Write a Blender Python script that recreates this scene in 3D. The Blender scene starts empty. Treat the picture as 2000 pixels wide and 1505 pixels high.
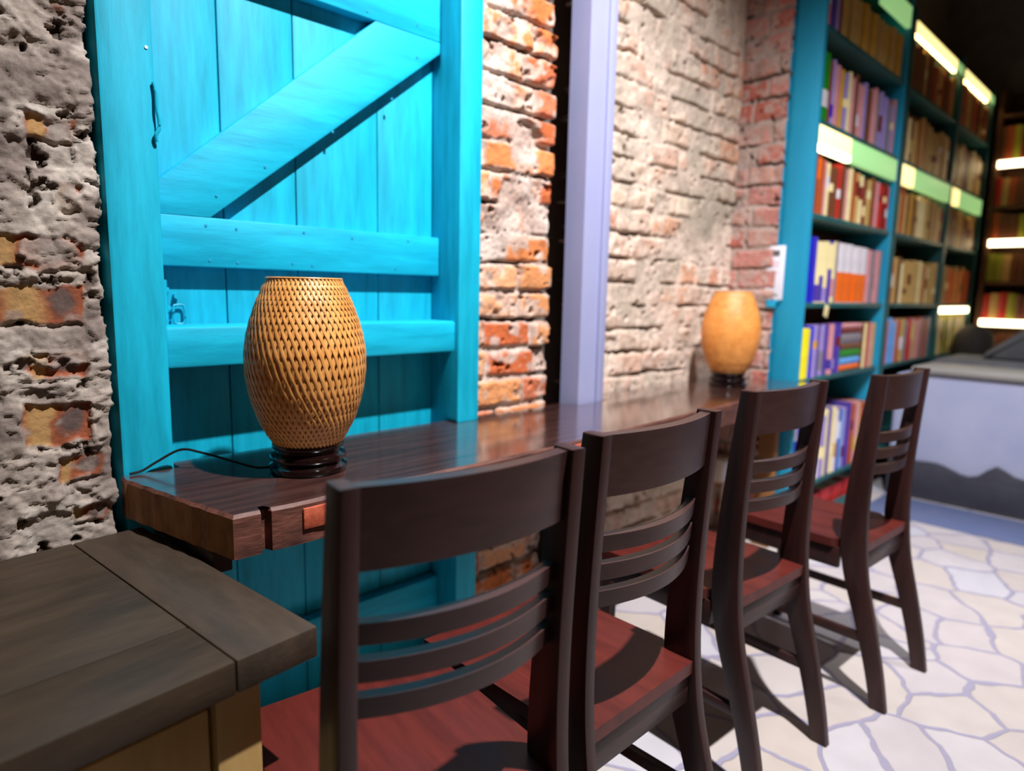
import bpy, bmesh, math, random
import numpy as np
from mathutils import Matrix, Vector
random.seed(7)
SC = bpy.context.scene
C = SC.collection
PI = math.pi

# ------------------------------------------------------------------ camera
CAM_H = 1.12
right = Vector((0.7170609, -0.6966991, 0.0208340)); up = Vector((0.0832559, 0.1152892, 0.9898368)); fwd = Vector((0.6920203, 0.7080387, -0.1406737))
cd = bpy.data.cameras.new('camera'); cam = bpy.data.objects.new('camera', cd); C.objects.link(cam)
m = Matrix((right, up, -fwd)).transposed().to_4x4(); m.translation = (0, 0, CAM_H)
cam.matrix_world = m
cd.sensor_width = 36; cd.lens = 23.4; cd.clip_start = 0.02
cd.dof.use_dof = True; cd.dof.focus_distance = 1.12; cd.dof.aperture_fstop = 1.95
SC.camera = cam

# ------------------------------------------------------------------ world, lights, exposure
def srgb(r, g, b):
    f = lambda c: (c/255/12.92) if c/255 <= .04045 else ((c/255+.055)/1.055)**2.4
    return (f(r), f(g), f(b))
w = bpy.data.worlds.new('world'); SC.world = w; w.use_nodes = True
bg = w.node_tree.nodes['Background']; bg.inputs[0].default_value = (1.0, 0.60, 0.15, 1); bg.inputs[1].default_value = 0.12
def lamp(name, kind, loc, energy, color, size=.03, target=None, sy=None, angle=None):
    l = bpy.data.lights.new(name, kind); l.energy = energy; l.color = color
    o = bpy.data.objects.new(name, l); C.objects.link(o); o.location = loc
    if kind == 'AREA':
        l.size = size
        if sy: l.shape = 'RECTANGLE'; l.size_y = sy
    else:
        l.shadow_soft_size = size
    if kind == 'SPOT': l.spot_size = math.radians(angle); l.spot_blend = 1.0
    if target is not None:
        o.rotation_euler = (Vector(target)-Vector(loc)).to_track_quat('-Z', 'Y').to_euler()
    return o
lamp('ceiling_spot_light', 'SPOT', (1.02, -.06, 3.45), 880, (.98, .97, 1.0), .028, (1.6, 1.1, .6), angle=92)
lamp('far_spot_light', 'SPOT', (2.75, -.45, 3.45), 420, (.90, .92, 1.0), .05, (3.75, .55, .5), angle=72)
lamp('room_light', 'AREA', (2.6, -2.4, 2.3), 3.4, (1.0, .78, .74), 1.2, (1.8, 1.0, .8))
SC.view_settings.view_transform = 'Standard'; SC.view_settings.look = 'None'
SC.view_settings.exposure = 0.0; SC.view_settings.gamma = 1.0

# ------------------------------------------------------------------ material helpers
def mat(name, base, rough=.6, var=None, vscale=8, stretch=(1, 1, 1), bump=0, bscale=60, spec=.5, coat=0, emit=None, es=0, contrast=(.35, .65), metal=0, detail=6):
    M = bpy.data.materials.new(name); M.use_nodes = True; nt = M.node_tree; n = nt.nodes; L = nt.links
    p = n['Principled BSDF']; p.inputs['Roughness'].default_value = rough; p.inputs['Specular IOR Level'].default_value = spec
    p.inputs['Metallic'].default_value = metal
    if coat: p.inputs['Coat Weight'].default_value = coat; p.inputs['Coat Roughness'].default_value = .12
    p.inputs['Base Color'].default_value = (*base, 1)
    tc = n.new('ShaderNodeTexCoord'); mp = n.new('ShaderNodeMapping'); mp.inputs['Scale'].default_value = stretch
    L.new(tc.outputs['Object'], mp.inputs[0])
    if var:
        nz = n.new('ShaderNodeTexNoise'); nz.inputs['Scale'].default_value = vscale; nz.inputs['Detail'].default_value = detail; nz.inputs['Roughness'].default_value = .65
        L.new(mp.outputs[0], nz.inputs['Vector'])
        cr = n.new('ShaderNodeValToRGB'); cr.color_ramp.elements[0].position = contrast[0]; cr.color_ramp.elements[1].position = contrast[1]
        cr.color_ramp.elements[0].color = (*base, 1); cr.color_ramp.elements[1].color = (*var, 1)
        L.new(nz.outputs['Fac'], cr.inputs[0]); L.new(cr.outputs[0], p.inputs['Base Color'])
    if bump:
        n2 = n.new('ShaderNodeTexNoise'); n2.inputs['Scale'].default_value = bscale; n2.inputs['Detail'].default_value = 5
        L.new(mp.outputs[0], n2.inputs['Vector'])
        b = n.new('ShaderNodeBump'); b.inputs['Strength'].default_value = bump; b.inputs['Distance'].default_value = .002
        L.new(n2.outputs['Fac'], b.inputs['Height']); L.new(b.outputs[0], p.inputs['Normal'])
    if emit: p.inputs['Emission Color'].default_value = (*emit, 1); p.inputs['Emission Strength'].default_value = es
    return M

M_blue_v = mat('turquoise_paint_upright', srgb(0, 150, 176), .55, srgb(12, 176, 206), 5, (7, 7, .8), .15, 50, spec=.3)
M_blue_h = mat('turquoise_paint_rail', srgb(0, 154, 184), .55, srgb(14, 182, 214), 5, (.8, 7, 7), .15, 50, spec=.3)
M_bluecase = mat('blue_case_paint', srgb(14, 140, 178), .5, srgb(24, 152, 188), 3, (3, 3, .6))
M_tealcase = mat('teal_shelf_paint', srgb(22, 70, 72), .5, srgb(30, 92, 92), 4)
M_greencase = mat('pale_green_fascia', srgb(120, 190, 120), .6)
M_back = mat('bookcase_back_wood', srgb(74, 44, 20), .7, srgb(96, 58, 26), 6, (1, 1, 6))
M_chair = mat('chair_dark_wood', srgb(38, 19, 17), .42, srgb(54, 27, 23), 6, (6, 6, .7), .12, 60, spec=.35, coat=.06)
M_chair_h = mat('chair_dark_wood_rail', srgb(46, 27, 25), .40, srgb(62, 38, 35), 6, (.7, 6, 6), .12, 60, spec=.4, coat=.1)
M_seat = mat('seat_red_wood', srgb(66, 22, 18), .4, srgb(92, 33, 26), 5, (5, .6, 5), .12, 40, spec=.3, coat=.03)
M_counter = mat('counter_dark_wood', srgb(52, 31, 28), .20, srgb(78, 50, 44), 7, (.55, 7, 7), .12, 18, spec=1.0, coat=1.0)
M_counter_edge = mat('counter_rough_edge', srgb(60, 32, 25), .6, srgb(112, 66, 52), 9, (1, 4, 4), .8, 30)
M_endgrain = mat('counter_end_grain', srgb(128, 82, 42), .7, srgb(176, 124, 70), 12, (6, 1.5, 1), .6, 40)
M_patch = mat('orange_wood_patch', srgb(150, 62, 38), .6, srgb(188, 92, 62), 60, (1, 1, 1), .4, 90)
M_blackwood = mat('black_stained_wood', srgb(30, 20, 16), .55, srgb(48, 32, 24), 8, (1, 1, 5))
M_desk = mat('desk_grey_brown_wood', srgb(38, 30, 22), .5, srgb(66, 52, 38), 3.2, (1.2, 5, 5), .35, 30, spec=.28, contrast=(.3, .72))
M_desk2 = mat('desk_end_board_wood', srgb(44, 36, 28), .5, srgb(72, 58, 46), 3.2, (5, 1.2, 5), .35, 30, spec=.28, contrast=(.3, .72))
M_deskleg = mat('desk_cream_wood', srgb(160, 128, 76), .55, srgb(174, 142, 88), 4, (4, 4, .7), .1)
M_groove = mat('dark_joint', srgb(24, 16, 12), .9)
M_bamboo = mat('bamboo_strip', srgb(200, 132, 62), .45, srgb(226, 160, 86), 30, (1, 1, 1), .15, 80)
M_liner = mat('bamboo_liner', srgb(150, 84, 32), .6, srgb(118, 58, 22), 40)
def _liner():
    nt = M_liner.node_tree; n = nt.nodes; L = nt.links; p = n['Principled BSDF']; o = n['Material Output']
    t = n.new('ShaderNodeBsdfTranslucent'); t.inputs[0].default_value = (*srgb(240, 170, 90), 1)
    mx = n.new('ShaderNodeMixShader'); mx.inputs[0].default_value = .45
    L.new(p.outputs[0], mx.inputs[1]); L.new(t.outputs[0], mx.inputs[2]); L.new(mx.outputs[0], o.inputs[0])
_liner()
M_base = mat('lamp_base_lacquer', srgb(14, 6, 6), .12, srgb(24, 8, 8), 10, coat=.4)
M_black = mat('black_cord', srgb(12, 10, 12), .6, spec=.2)
M_column = mat('lavender_paint', srgb(150, 154, 190), .4, srgb(158, 160, 196), 3)
M_conc = mat('bench_plaster', srgb(170, 174, 206), .7, srgb(182, 186, 212), 3)
M_rim = mat('bench_rim_plaster', srgb(150, 146, 140), .6, srgb(160, 156, 150), 4)
M_kick = mat('bench_dark_kickboard', srgb(50, 50, 60), .6, srgb(60, 60, 70), 6)
M_sofa = mat('grey_upholstery', srgb(92, 92, 96), .8, srgb(104, 104, 106), 8, bump=.2)
M_dark = mat('dark_upholstery', srgb(34, 28, 24), .8)
M_floorstrip = mat('blue_grey_floor_strip', srgb(92, 104, 140), .5, srgb(100, 108, 140), 4)
M_ceil = mat('black_ceiling_paint', srgb(24, 22, 14), .9)
M_plain = mat('plain_plaster', srgb(120, 110, 100), .9, srgb(100, 92, 84), 5)
M_white = mat('white_plastic', srgb(228, 228, 238), .4)
M_offwhite = mat('outlet_plastic', srgb(196, 180, 160), .5)
M_ink = mat('grey_ink', srgb(96, 92, 96), .6)
M_pink = mat('pink_ink', srgb(226, 190, 200), .6)
M_led = mat('led_white', (1, 1, 1), .5, emit=(1, .80, .48), es=7.0)
M_ledw = mat('led_warm', (1, .8, .5), .5, emit=(1, .62, .22), es=16)
M_ledy = mat('led_yellow', (1, .9, .5), .5, emit=(1, .80, .30), es=1.5)
M_ledg = mat('led_green_diffuser', srgb(150, 210, 140), .5, emit=(.42, .78, .30), es=.55)
M_page = mat('book_pages', srgb(214, 198, 164), .8)

# ------------------------------------------------------------------ mesh helpers
def setp(o, label=None, cat=None, group=None, kind=None):
    if label: o['label'] = label
    if cat: o['category'] = cat
    if group: o['group'] = group
    if kind: o['kind'] = kind
    return o
def link(name, me, parent=None, loc=None):
    o = bpy.data.objects.new(name, me); C.objects.link(o)
    if parent: o.parent = parent
    if loc: o.location = loc
    return o
def empty(name, loc=(0, 0, 0), rz=0):
    o = bpy.data.objects.new(name, None); C.objects.link(o); o.location = loc; o.rotation_euler = (0, 0, rz); o.empty_display_size = .05
    return o
def obj(name, bm, mats, parent=None, smooth=False, loc=None):
    me = bpy.data.meshes.new(name); bmesh.ops.recalc_face_normals(bm, faces=bm.faces); bm.to_mesh(me); bm.free()
    for mm in (mats if isinstance(mats, (list, tuple)) else [mats]): me.materials.append(mm)
    if smooth:
        me.polygons.foreach_set('use_smooth', [True]*len(me.polygons))
        try: me.set_sharp_from_angle(angle=math.radians(38))
        except Exception: pass
    return link(name, me, parent, loc)
def bx(bm, x0, x1, y0, y1, z0, z1, bev=.002, seg=2, mi=0):
    vs = [bm.verts.new((x, y, z)) for z in (z0, z1) for x, y in ((x0, y0), (x1, y0), (x1, y1), (x0, y1))]
    fs = [bm.faces.new([vs[i] for i in q]) for q in ((3, 2, 1, 0), (4, 5, 6, 7), (0, 1, 5, 4), (1, 2, 6, 5), (2, 3, 7, 6), (3, 0, 4, 7))]
    for f in fs: f.material_index = mi
    if bev:
        es = list({e for f in fs for e in f.edges})
        bmesh.ops.bevel(bm, geom=es, offset=bev, segments=seg, affect='EDGES', profile=.5)
def box(name, x0, x1, y0, y1, z0, z1, mt, parent=None, bev=.002, seg=2):
    bm = bmesh.new(); bx(bm, x0, x1, y0, y1, z0, z1, bev, seg); return obj(name, bm, mt, parent, smooth=bev > 0)
def prism(bm, pts, axis, a0, a1, bev=0, mi=0):
    # pts in the plane perpendicular to axis ('x': (y,z), 'y': (x,z), 'z': (x,y))
    def P(u, v, a): return (a, u, v) if axis == 'x' else (u, a, v) if axis == 'y' else (u, v, a)
    A = [bm.verts.new(P(u, v, a0)) for u, v in pts]; B = [bm.verts.new(P(u, v, a1)) for u, v in pts]
    n = len(pts); fs = [bm.faces.new(A), bm.faces.new(B[::-1])]
    for i in range(n): fs.append(bm.faces.new((A[i], B[i], B[(i+1) % n], A[(i+1) % n])))
    for f in fs: f.material_index = mi
    if bev:
        bmesh.ops.recalc_face_normals(bm, faces=fs)
        bmesh.ops.bevel(bm, geom=list({e for f in fs[:2] for e in f.edges}), offset=bev, segments=2, affect='EDGES', profile=.5)
    return fs
def lathe(bm, prof, n=48, c=(0, 0, 0), cap=True):
    rings = []
    for r, z in prof:
        rings.append([bm.verts.new((c[0]+r*math.cos(2*PI*i/n), c[1]+r*math.sin(2*PI*i/n), c[2]+z)) for i in range(n)])
    for a, b in zip(rings, rings[1:]):
        for i in range(n): bm.faces.new((a[i], a[(i+1) % n], b[(i+1) % n], b[i]))
    if cap:
        bm.faces.new(rings[0][::-1]); bm.faces.new(rings[-1])
def tube(bm, pts, r, n=8):
    pts = [Vector(p) for p in pts]; rings = []
    for i, p in enumerate(pts):
        t = (pts[min(i+1, len(pts)-1)]-pts[max(i-1, 0)]).normalized()
        a = t.cross(Vector((0, 0, 1)));
        if a.length < .1: a = t.cross(Vector((1, 0, 0)))
        a.normalize(); b = t.cross(a)
        rings.append([bm.verts.new(p+r*(math.cos(2*PI*k/n)*a+math.sin(2*PI*k/n)*b)) for k in range(n)])
    for a, b in zip(rings, rings[1:]):
        for k in range(n): bm.faces.new((a[k], a[(k+1) % n], b[(k+1) % n], b[k]))
    bm.faces.new(rings[0][::-1]); bm.faces.new(rings[-1])
def spline(pts, n=8):
    P = [Vector(p) for p in pts]; out = []
    for i in range(len(P)-1):
        p0, p1, p2, p3 = P[max(i-1, 0)], P[i], P[i+1], P[min(i+2, len(P)-1)]
        for k in range(n):
            t = k/n
            out.append(.5*((2*p1)+(p2-p0)*t+(2*p0-5*p1+4*p2-p3)*t*t+(3*p1-p0-3*p2+p3)*t**3))
    out.append(P[-1]); return out

# ------------------------------------------------------------------ rough masonry
def vnoise(x, y, seed):
    rs = np.random.RandomState(seed); T = rs.rand(256, 256)
    xi = np.floor(x).astype(int); yi = np.floor(y).astype(int); fx = x-xi; fy = y-yi
    fx = fx*fx*fx*(fx*(fx*6-15)+10); fy = fy*fy*fy*(fy*(fy*6-15)+10)
    g = lambda a, b: T[a % 256, b % 256]
    return (g(xi, yi)*(1-fx)+g(xi+1, yi)*fx)*(1-fy)+(g(xi, yi+1)*(1-fx)+g(xi+1, yi+1)*fx)*fy
def fbm(x, y, s, seed, oct=5, gain=.5):
    r = 0; a = 1; t = 0
    for k in range(oct):
        r = r+a*vnoise(x*s+17.3*k, y*s+9.1*k, seed+k); t += a; a *= gain; s *= 2.03
    return r/t
def sstep(a, b, x):
    t = np.clip((x-a)/(b-a), 0, 1); return t*t*(3-2*t)
def lerp3(a, b, t): return a+(b-a)*t[..., None]
M_masonry = bpy.data.materials.new('masonry'); M_masonry.use_nodes = True
def _mas():
    nt = M_masonry.node_tree; n = nt.nodes; L = nt.links; p = n['Principled BSDF']; p.inputs['Roughness'].default_value = .85; p.inputs['Specular IOR Level'].default_value = .3
    a = n.new('ShaderNodeAttribute'); a.attribute_name = 'stone'
    tc = n.new('ShaderNodeTexCoord')
    z = n.new('ShaderNodeTexNoise'); z.inputs['Scale'].default_value = 110; z.inputs['Detail'].default_value = 6; z.inputs['Roughness'].default_value = .7
    L.new(tc.outputs['Object'], z.inputs['Vector'])
    mr = n.new('ShaderNodeMapRange'); mr.inputs['From Min'].default_value = .3; mr.inputs['From Max'].default_value = .7; mr.inputs['To Min'].default_value = .78; mr.inputs['To Max'].default_value = 1.18
    L.new(z.outputs['Fac'], mr.inputs['Value'])
    mx = n.new('ShaderNodeMix'); mx.data_type = 'RGBA'; mx.blend_type = 'MULTIPLY'; mx.inputs[0].default_value = 1
    L.new(a.outputs['Color'], mx.inputs[6]); L.new(mr.outputs[0], mx.inputs[7]); L.new(mx.outputs[2], p.inputs['Base Color'])
    b = n.new('ShaderNodeBump'); b.inputs['Strength'].default_value = .35; b.inputs['Distance'].default_value = .003
    z2 = n.new('ShaderNodeTexNoise'); z2.inputs['Scale'].default_value = 160; z2.inputs['Detail'].default_value = 6
    L.new(tc.outputs['Object'], z2.inputs['Vector']); L.new(z2.outputs['Fac'], b.inputs['Height']); L.new(b.outputs[0], p.inputs['Normal'])
_mas()
def masonry(name, path, z0, z1, res, func, corner_r=.012):
    # path: plan points; the wall faces the left-hand normal when walking backwards: n = (dy, -dx)
    P = [np.array(p, float) for p in path]; us = []; pos = []; nor = []
    seg = []; tot = 0
    for a, b in zip(P, P[1:]):
        l = np.linalg.norm(b-a); d = (b-a)/l; seg.append((tot, tot+l, a, d, np.array([d[1], -d[0]]))); tot += l
    nu = int(tot/res)+1; U = np.linspace(0, tot, nu)
    for u in U:
        for k, (s0, s1, a, d, nn) in enumerate(seg):
            if u <= s1+1e-9: break
        p = a+d*(u-s0); n_ = nn.copy()
        if k+1 < len(seg) and s1-u < corner_r: t = .5*(1-(s1-u)/corner_r); n_ = nn*(1-t)+seg[k+1][4]*t
        if k > 0 and u-s0 < corner_r: t = .5*(1-(u-s0)/corner_r); n_ = n_*(1-t)+seg[k-1][4]*t
        pos.append(p); nor.append(n_/np.linalg.norm(n_))
    pos = np.array(pos); nor = np.array(nor); nz = int((z1-z0)/res)+1; Z = np.linspace(z0, z1, nz)
    UU, ZZ = np.meshgrid(U, Z)
    h, col = func(UU, ZZ, tot, seg)
    X = pos[None, :, 0]+nor[None, :, 0]*h; Y = pos[None, :, 1]+nor[None, :, 1]*h
    V = np.stack([X, Y, ZZ], -1).reshape(-1, 3)
    i = np.arange(nu-1)[None, :]+np.arange(nz-1)[:, None]*nu
    F = np.stack([i, i+1, i+1+nu, i+nu], -1).reshape(-1, 4)
    me = bpy.data.meshes.new(name); me.vertices.add(len(V)); me.vertices.foreach_set('co', V.ravel())
    me.loops.add(F.size); me.loops.foreach_set('vertex_index', F.ravel().astype(np.int32))
    me.polygons.add(len(F)); me.polygons.foreach_set('loop_start', np.arange(0, F.size, 4, dtype=np.int32)); me.polygons.foreach_set('loop_total', np.full(len(F), 4, np.int32))
    me.update(calc_edges=True)
    at = me.color_attributes.new('stone', 'FLOAT_COLOR', 'POINT')
    cc = np.concatenate([col.reshape(-1, 3), np.ones((len(V), 1))], 1); at.data.foreach_set('color', cc.ravel())
    me.polygons.foreach_set('use_smooth', np.ones(len(F), bool)); me.materials.append(M_masonry)
    return setp(link(name, me), kind='structure')
def dim(c, k=.72): return tuple(v*k for v in c)
def courses(pitch, blen, seed, palette, mortar, gap=.3, gapdepth=.028, bd=.006, md=-.004, smear=.45, tilt=.004, zoff=0, jh=.006, grow=1., alb=.62):
    rs = np.random.RandomState(seed); R1 = rs.rand(128, 64); R2 = rs.rand(128, 64); R3 = rs.rand(128, 64); R4 = rs.rand(128, 64)
    pal = np.array([dim(srgb(*c), alb) for c in palette]); mor = [np.array(dim(srgb(*c), alb)) for c in mortar]
    def f(U, Z, tot, seg):
        wz = Z+zoff+(fbm(U, Z, 4, seed+1, 3)-.5)*.02+(fbm(U, Z, 30, seed+2, 3)-.5)*.012
        row = np.floor(wz/pitch).astype(int); v = wz-row*pitch
        wu = U+(fbm(U, Z, 28, seed+3, 3)-.5)*.014+(R1[row % 128, 0])*blen
        cl = np.floor(wu/blen).astype(int); u = wu-cl*blen
        g = lambda R: R[row % 128, cl % 64]
        e = np.minimum(np.minimum(u-.007*grow, blen-.007*grow-u), np.minimum(v-(.008+jh*g(R2))*grow, pitch-.006-v))
        m = sstep(-.004, .005, e)
        sm = sstep(smear-.08, smear+.08, fbm(U, Z, 9, seed+5, 5)*.8+g(R3)*.2)
        brk = m*sm
        h = (md+bd*2*(fbm(U, Z, 10, seed+6, 5, .6)-.5))*(1-brk)+(bd*g(R1)+tilt*(v/pitch-.5)*2*(g(R4)-.3)+.002)*brk
        h += .006*(fbm(U, Z, 55, seed+7, 4, .65)-.5)+.010*(fbm(U, Z, 14, seed+17, 4)-.5)
        jl = sstep(.012, .003, np.minimum(v, pitch-v))*sstep(gap+.10, gap-.05, fbm(U*.6, Z*1.4, 7, seed+8, 3))
        jl = jl*(1-sstep(.012, .02, np.abs(v-.004)))
        jl = np.maximum(jl, .8*sstep(.76, .82, fbm(U, Z, 34, seed+9, 3)))
        h -= gapdepth*jl
        ci = (g(R2)*len(pal)).astype(int) % len(pal); bc = pal[ci]
        bc = lerp3(bc, bc*.62, sstep(.58, .80, fbm(U, Z, 22, seed+10, 4))*.8)
        bc = lerp3(bc, np.broadcast_to(mor[0], bc.shape), sstep(.50, .66, fbm(U, Z, 26, seed+11, 5))*.75)
        mc = lerp3(np.broadcast_to(mor[0], bc.shape), np.broadcast_to(mor[1], bc.shape), sstep(.35, .65, fbm(U, Z, 12, seed+12, 5)))
        mc = lerp3(mc, mc*.75, sstep(.60, .74, fbm(U, Z, 40, seed+13, 4)))
        col = lerp3(mc, bc, brk)
        col = lerp3(col, np.broadcast_to(np.array(srgb(58, 38, 28)), col.shape), jl*.8)
        return h, col
    return f

# left wall: plaster-smeared pier with a few burnt bricks showing through
LB = [(.150, .290, 1.142, 1.196), (.02, .286, 1.046, 1.110), (.190, .284, .950, .996), (.185, .290, .832, .908), (.236, .296, .762, .806), (.250, .302, .68, .715),
      (.12, .175, 1.262, 1.30), (.262, .292, 1.244, 1.285), (-.1, .1, 1.34, 1.39), (-.3, -.1, .93, .98), (-.2, .0, 1.20, 1.26), (-.5, -.3, 1.1, 1.16), (.08, .16, 1.44, 1.475), (.22, .29, 1.36, 1.395)]
LX0 = -.9; LX1 = .314; LY = 1.40
def left_wall(U, Z, tot, seg):
    X = LX0+U; s = 40
    cliff = (fbm(U, Z, 7, s, 5)-.5)*.040
    fl = fbm(U*.8, Z*1.5, 11, s+8, 5, .55)
    h = cliff*.45+.006*sstep(.43, .46, fl)+.004*sstep(.57, .585, fl)+.003*sstep(.50, .505, fbm(U, Z, 24, s+12, 3))+.008*(fbm(U, Z, 60, s+3, 4, .6)-.5)
    pit = sstep(.73, .77, fbm(U, Z, 40, s+4, 3)); h -= .012*pit
    mc = lerp3(np.broadcast_to(np.array(srgb(190, 174, 160)), h.shape+(3,)), np.broadcast_to(np.array(srgb(152, 136, 126)), h.shape+(3,)), sstep(.35, .65, fbm(U, Z, 9, s+5, 5)))
    mc = lerp3(mc, np.broadcast_to(np.array(srgb(208, 194, 180)), mc.shape), sstep(.56, .7, fbm(U, Z, 13, s+6, 4)))
    mc = lerp3(mc, np.broadcast_to(np.array(srgb(160, 88, 52)), mc.shape), .65*sstep(.62, .68, fbm(U, Z, 10, s+15, 5))*sstep(1.2, 1.3, Z))
    mc = lerp3(mc, np.broadcast_to(np.array(srgb(70, 54, 46)), mc.shape), pit*.8+.25*(1-sstep(.44, .47, fl)))
    wu = X+(fbm(U, Z, 30, s+20, 4)-.5)*.026; wz = Z+(fbm(U, Z, 30, s+24, 4)-.5)*.020
    for k, (a, b, c, d) in enumerate(LB):
        e = np.minimum(np.minimum(wu-a, b-wu), np.minimum(wz-c, d-wz)); mk = sstep(-.002, .003, e)*(1-.75*sstep(.57, .62, fbm(U, Z, 18, s+30+k, 4))*(k not in (1, 3)))
        t = (wu-a)/(b-a); q = (wz-c)/(d-c)
        yel = np.array(srgb(204, 158, 100)); org = np.array(srgb(170, 92, 58)); gry = np.array(srgb(108, 88, 82))
        bc = np.broadcast_to(org, h.shape+(3,)).copy()
        y0, y1 = (.02, .38) if k % 2 else (.05, .30)
        if k == 1: y0, y1 = .56, .74
        bc = lerp3(bc, np.broadcast_to(yel, bc.shape), sstep(y0-.03, y0+.09, t)*sstep(y1+.08, y1-.03, t))
        cx = .70 if k != 1 else .87; rx = .22 if k != 1 else .09
        rr = np.sqrt(((t-cx)/rx)**2+((q-.55)/.42)**2)+(fbm(U, Z, 40, s+60, 3)-.5)*.5
        bc = lerp3(bc, np.broadcast_to(gry, bc.shape), sstep(1.25, .5, rr))
        if k == 1:
            rr = np.sqrt(((t-.44)/.09)**2+((q-.5)/.45)**2); bc = lerp3(bc, np.broadcast_to(gry, bc.shape), sstep(1.05, .7, rr))
        bc = bc*(.72+.5*fbm(U, Z, 45, s+66, 5, .65))[..., None]
        bc = lerp3(bc, np.broadcast_to(np.array(srgb(168, 150, 138)), bc.shape), .7*sstep(.55, .68, fbm(U, Z, 35, s+67, 4)))
        h = h*(1-mk)+(.002+.002*(fbm(U, Z, 60, s+70, 3)-.5))*mk
        h -= .010*sstep(.006, 0, np.abs(wz-c+.004))*sstep(a-.01, a+.01, wu)*sstep(b+.01, b-.01, wu)
        mc = lerp3(mc, bc, mk)
    return h, mc*.72
masonry('wall_left', [(LX0, LY), (LX1, LY), (LX1+.004, LY+.22)], .0, 2.1, .0035, left_wall)
pal_p = [(226, 138, 80), (220, 124, 66), (232, 156, 100), (212, 122, 84), (234, 168, 122), (212, 108, 60)]
masonry('wall_center', [(1.258, 1.485), (1.60, 1.485), (1.605, 1.60)], 0, 2.3, .0042,
        courses(.088, .205, 11, pal_p, [(214, 194, 180), (186, 160, 146)], gap=.47, smear=.40, bd=.014, gapdepth=.055, zoff=.03, alb=.82))
pal_r = [(214, 176, 154), (208, 170, 150), (218, 188, 164), (214, 164, 134), (206, 178, 158), (210, 150, 122), (216, 198, 176)]
def recess(U, Z, tot, seg):
    f = courses(.090, .215, 23, pal_r, [(222, 200, 182), (198, 180, 162)], gap=.41, smear=.545, gapdepth=.06, bd=.006, zoff=.01, alb=.95)
    h, c = f(U, Z, tot, seg)
    g = sstep(.62, .42, np.sqrt(((U-.95)/.42)**2+((Z-1.50)/.30)**2))*.55
    return h, lerp3(c, np.broadcast_to(np.array(dim(srgb(160, 152, 132))), c.shape), g*sstep(.3, .6, fbm(U, Z, 8, 77, 4)))
masonry('wall_back', [(1.76, 1.535), (2.895, 1.535)], 0, 2.75, .0055, recess)
pal_t = [(206, 140, 128), (196, 118, 104), (204, 156, 140), (188, 104, 88), (200, 148, 134)]
masonry('wall_right', [(2.893, 1.56), (2.902, 1.324)], 0, 2.75, .005,
        courses(.090, .20, 31, pal_t, [(196, 172, 160), (176, 154, 142)], gap=.42, smear=.40, bd=.008, gapdepth=.04, zoff=.02, alb=.8))
setp(box('wall_rear', -1.2, 6.6, 1.64, 1.70, 0, 3.6, M_plain, bev=0), kind='structure')
setp(box('wall_far', 6.30, 6.36, -2.5, 1.64, 0, 3.6, M_plain, bev=0), kind='structure')

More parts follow.
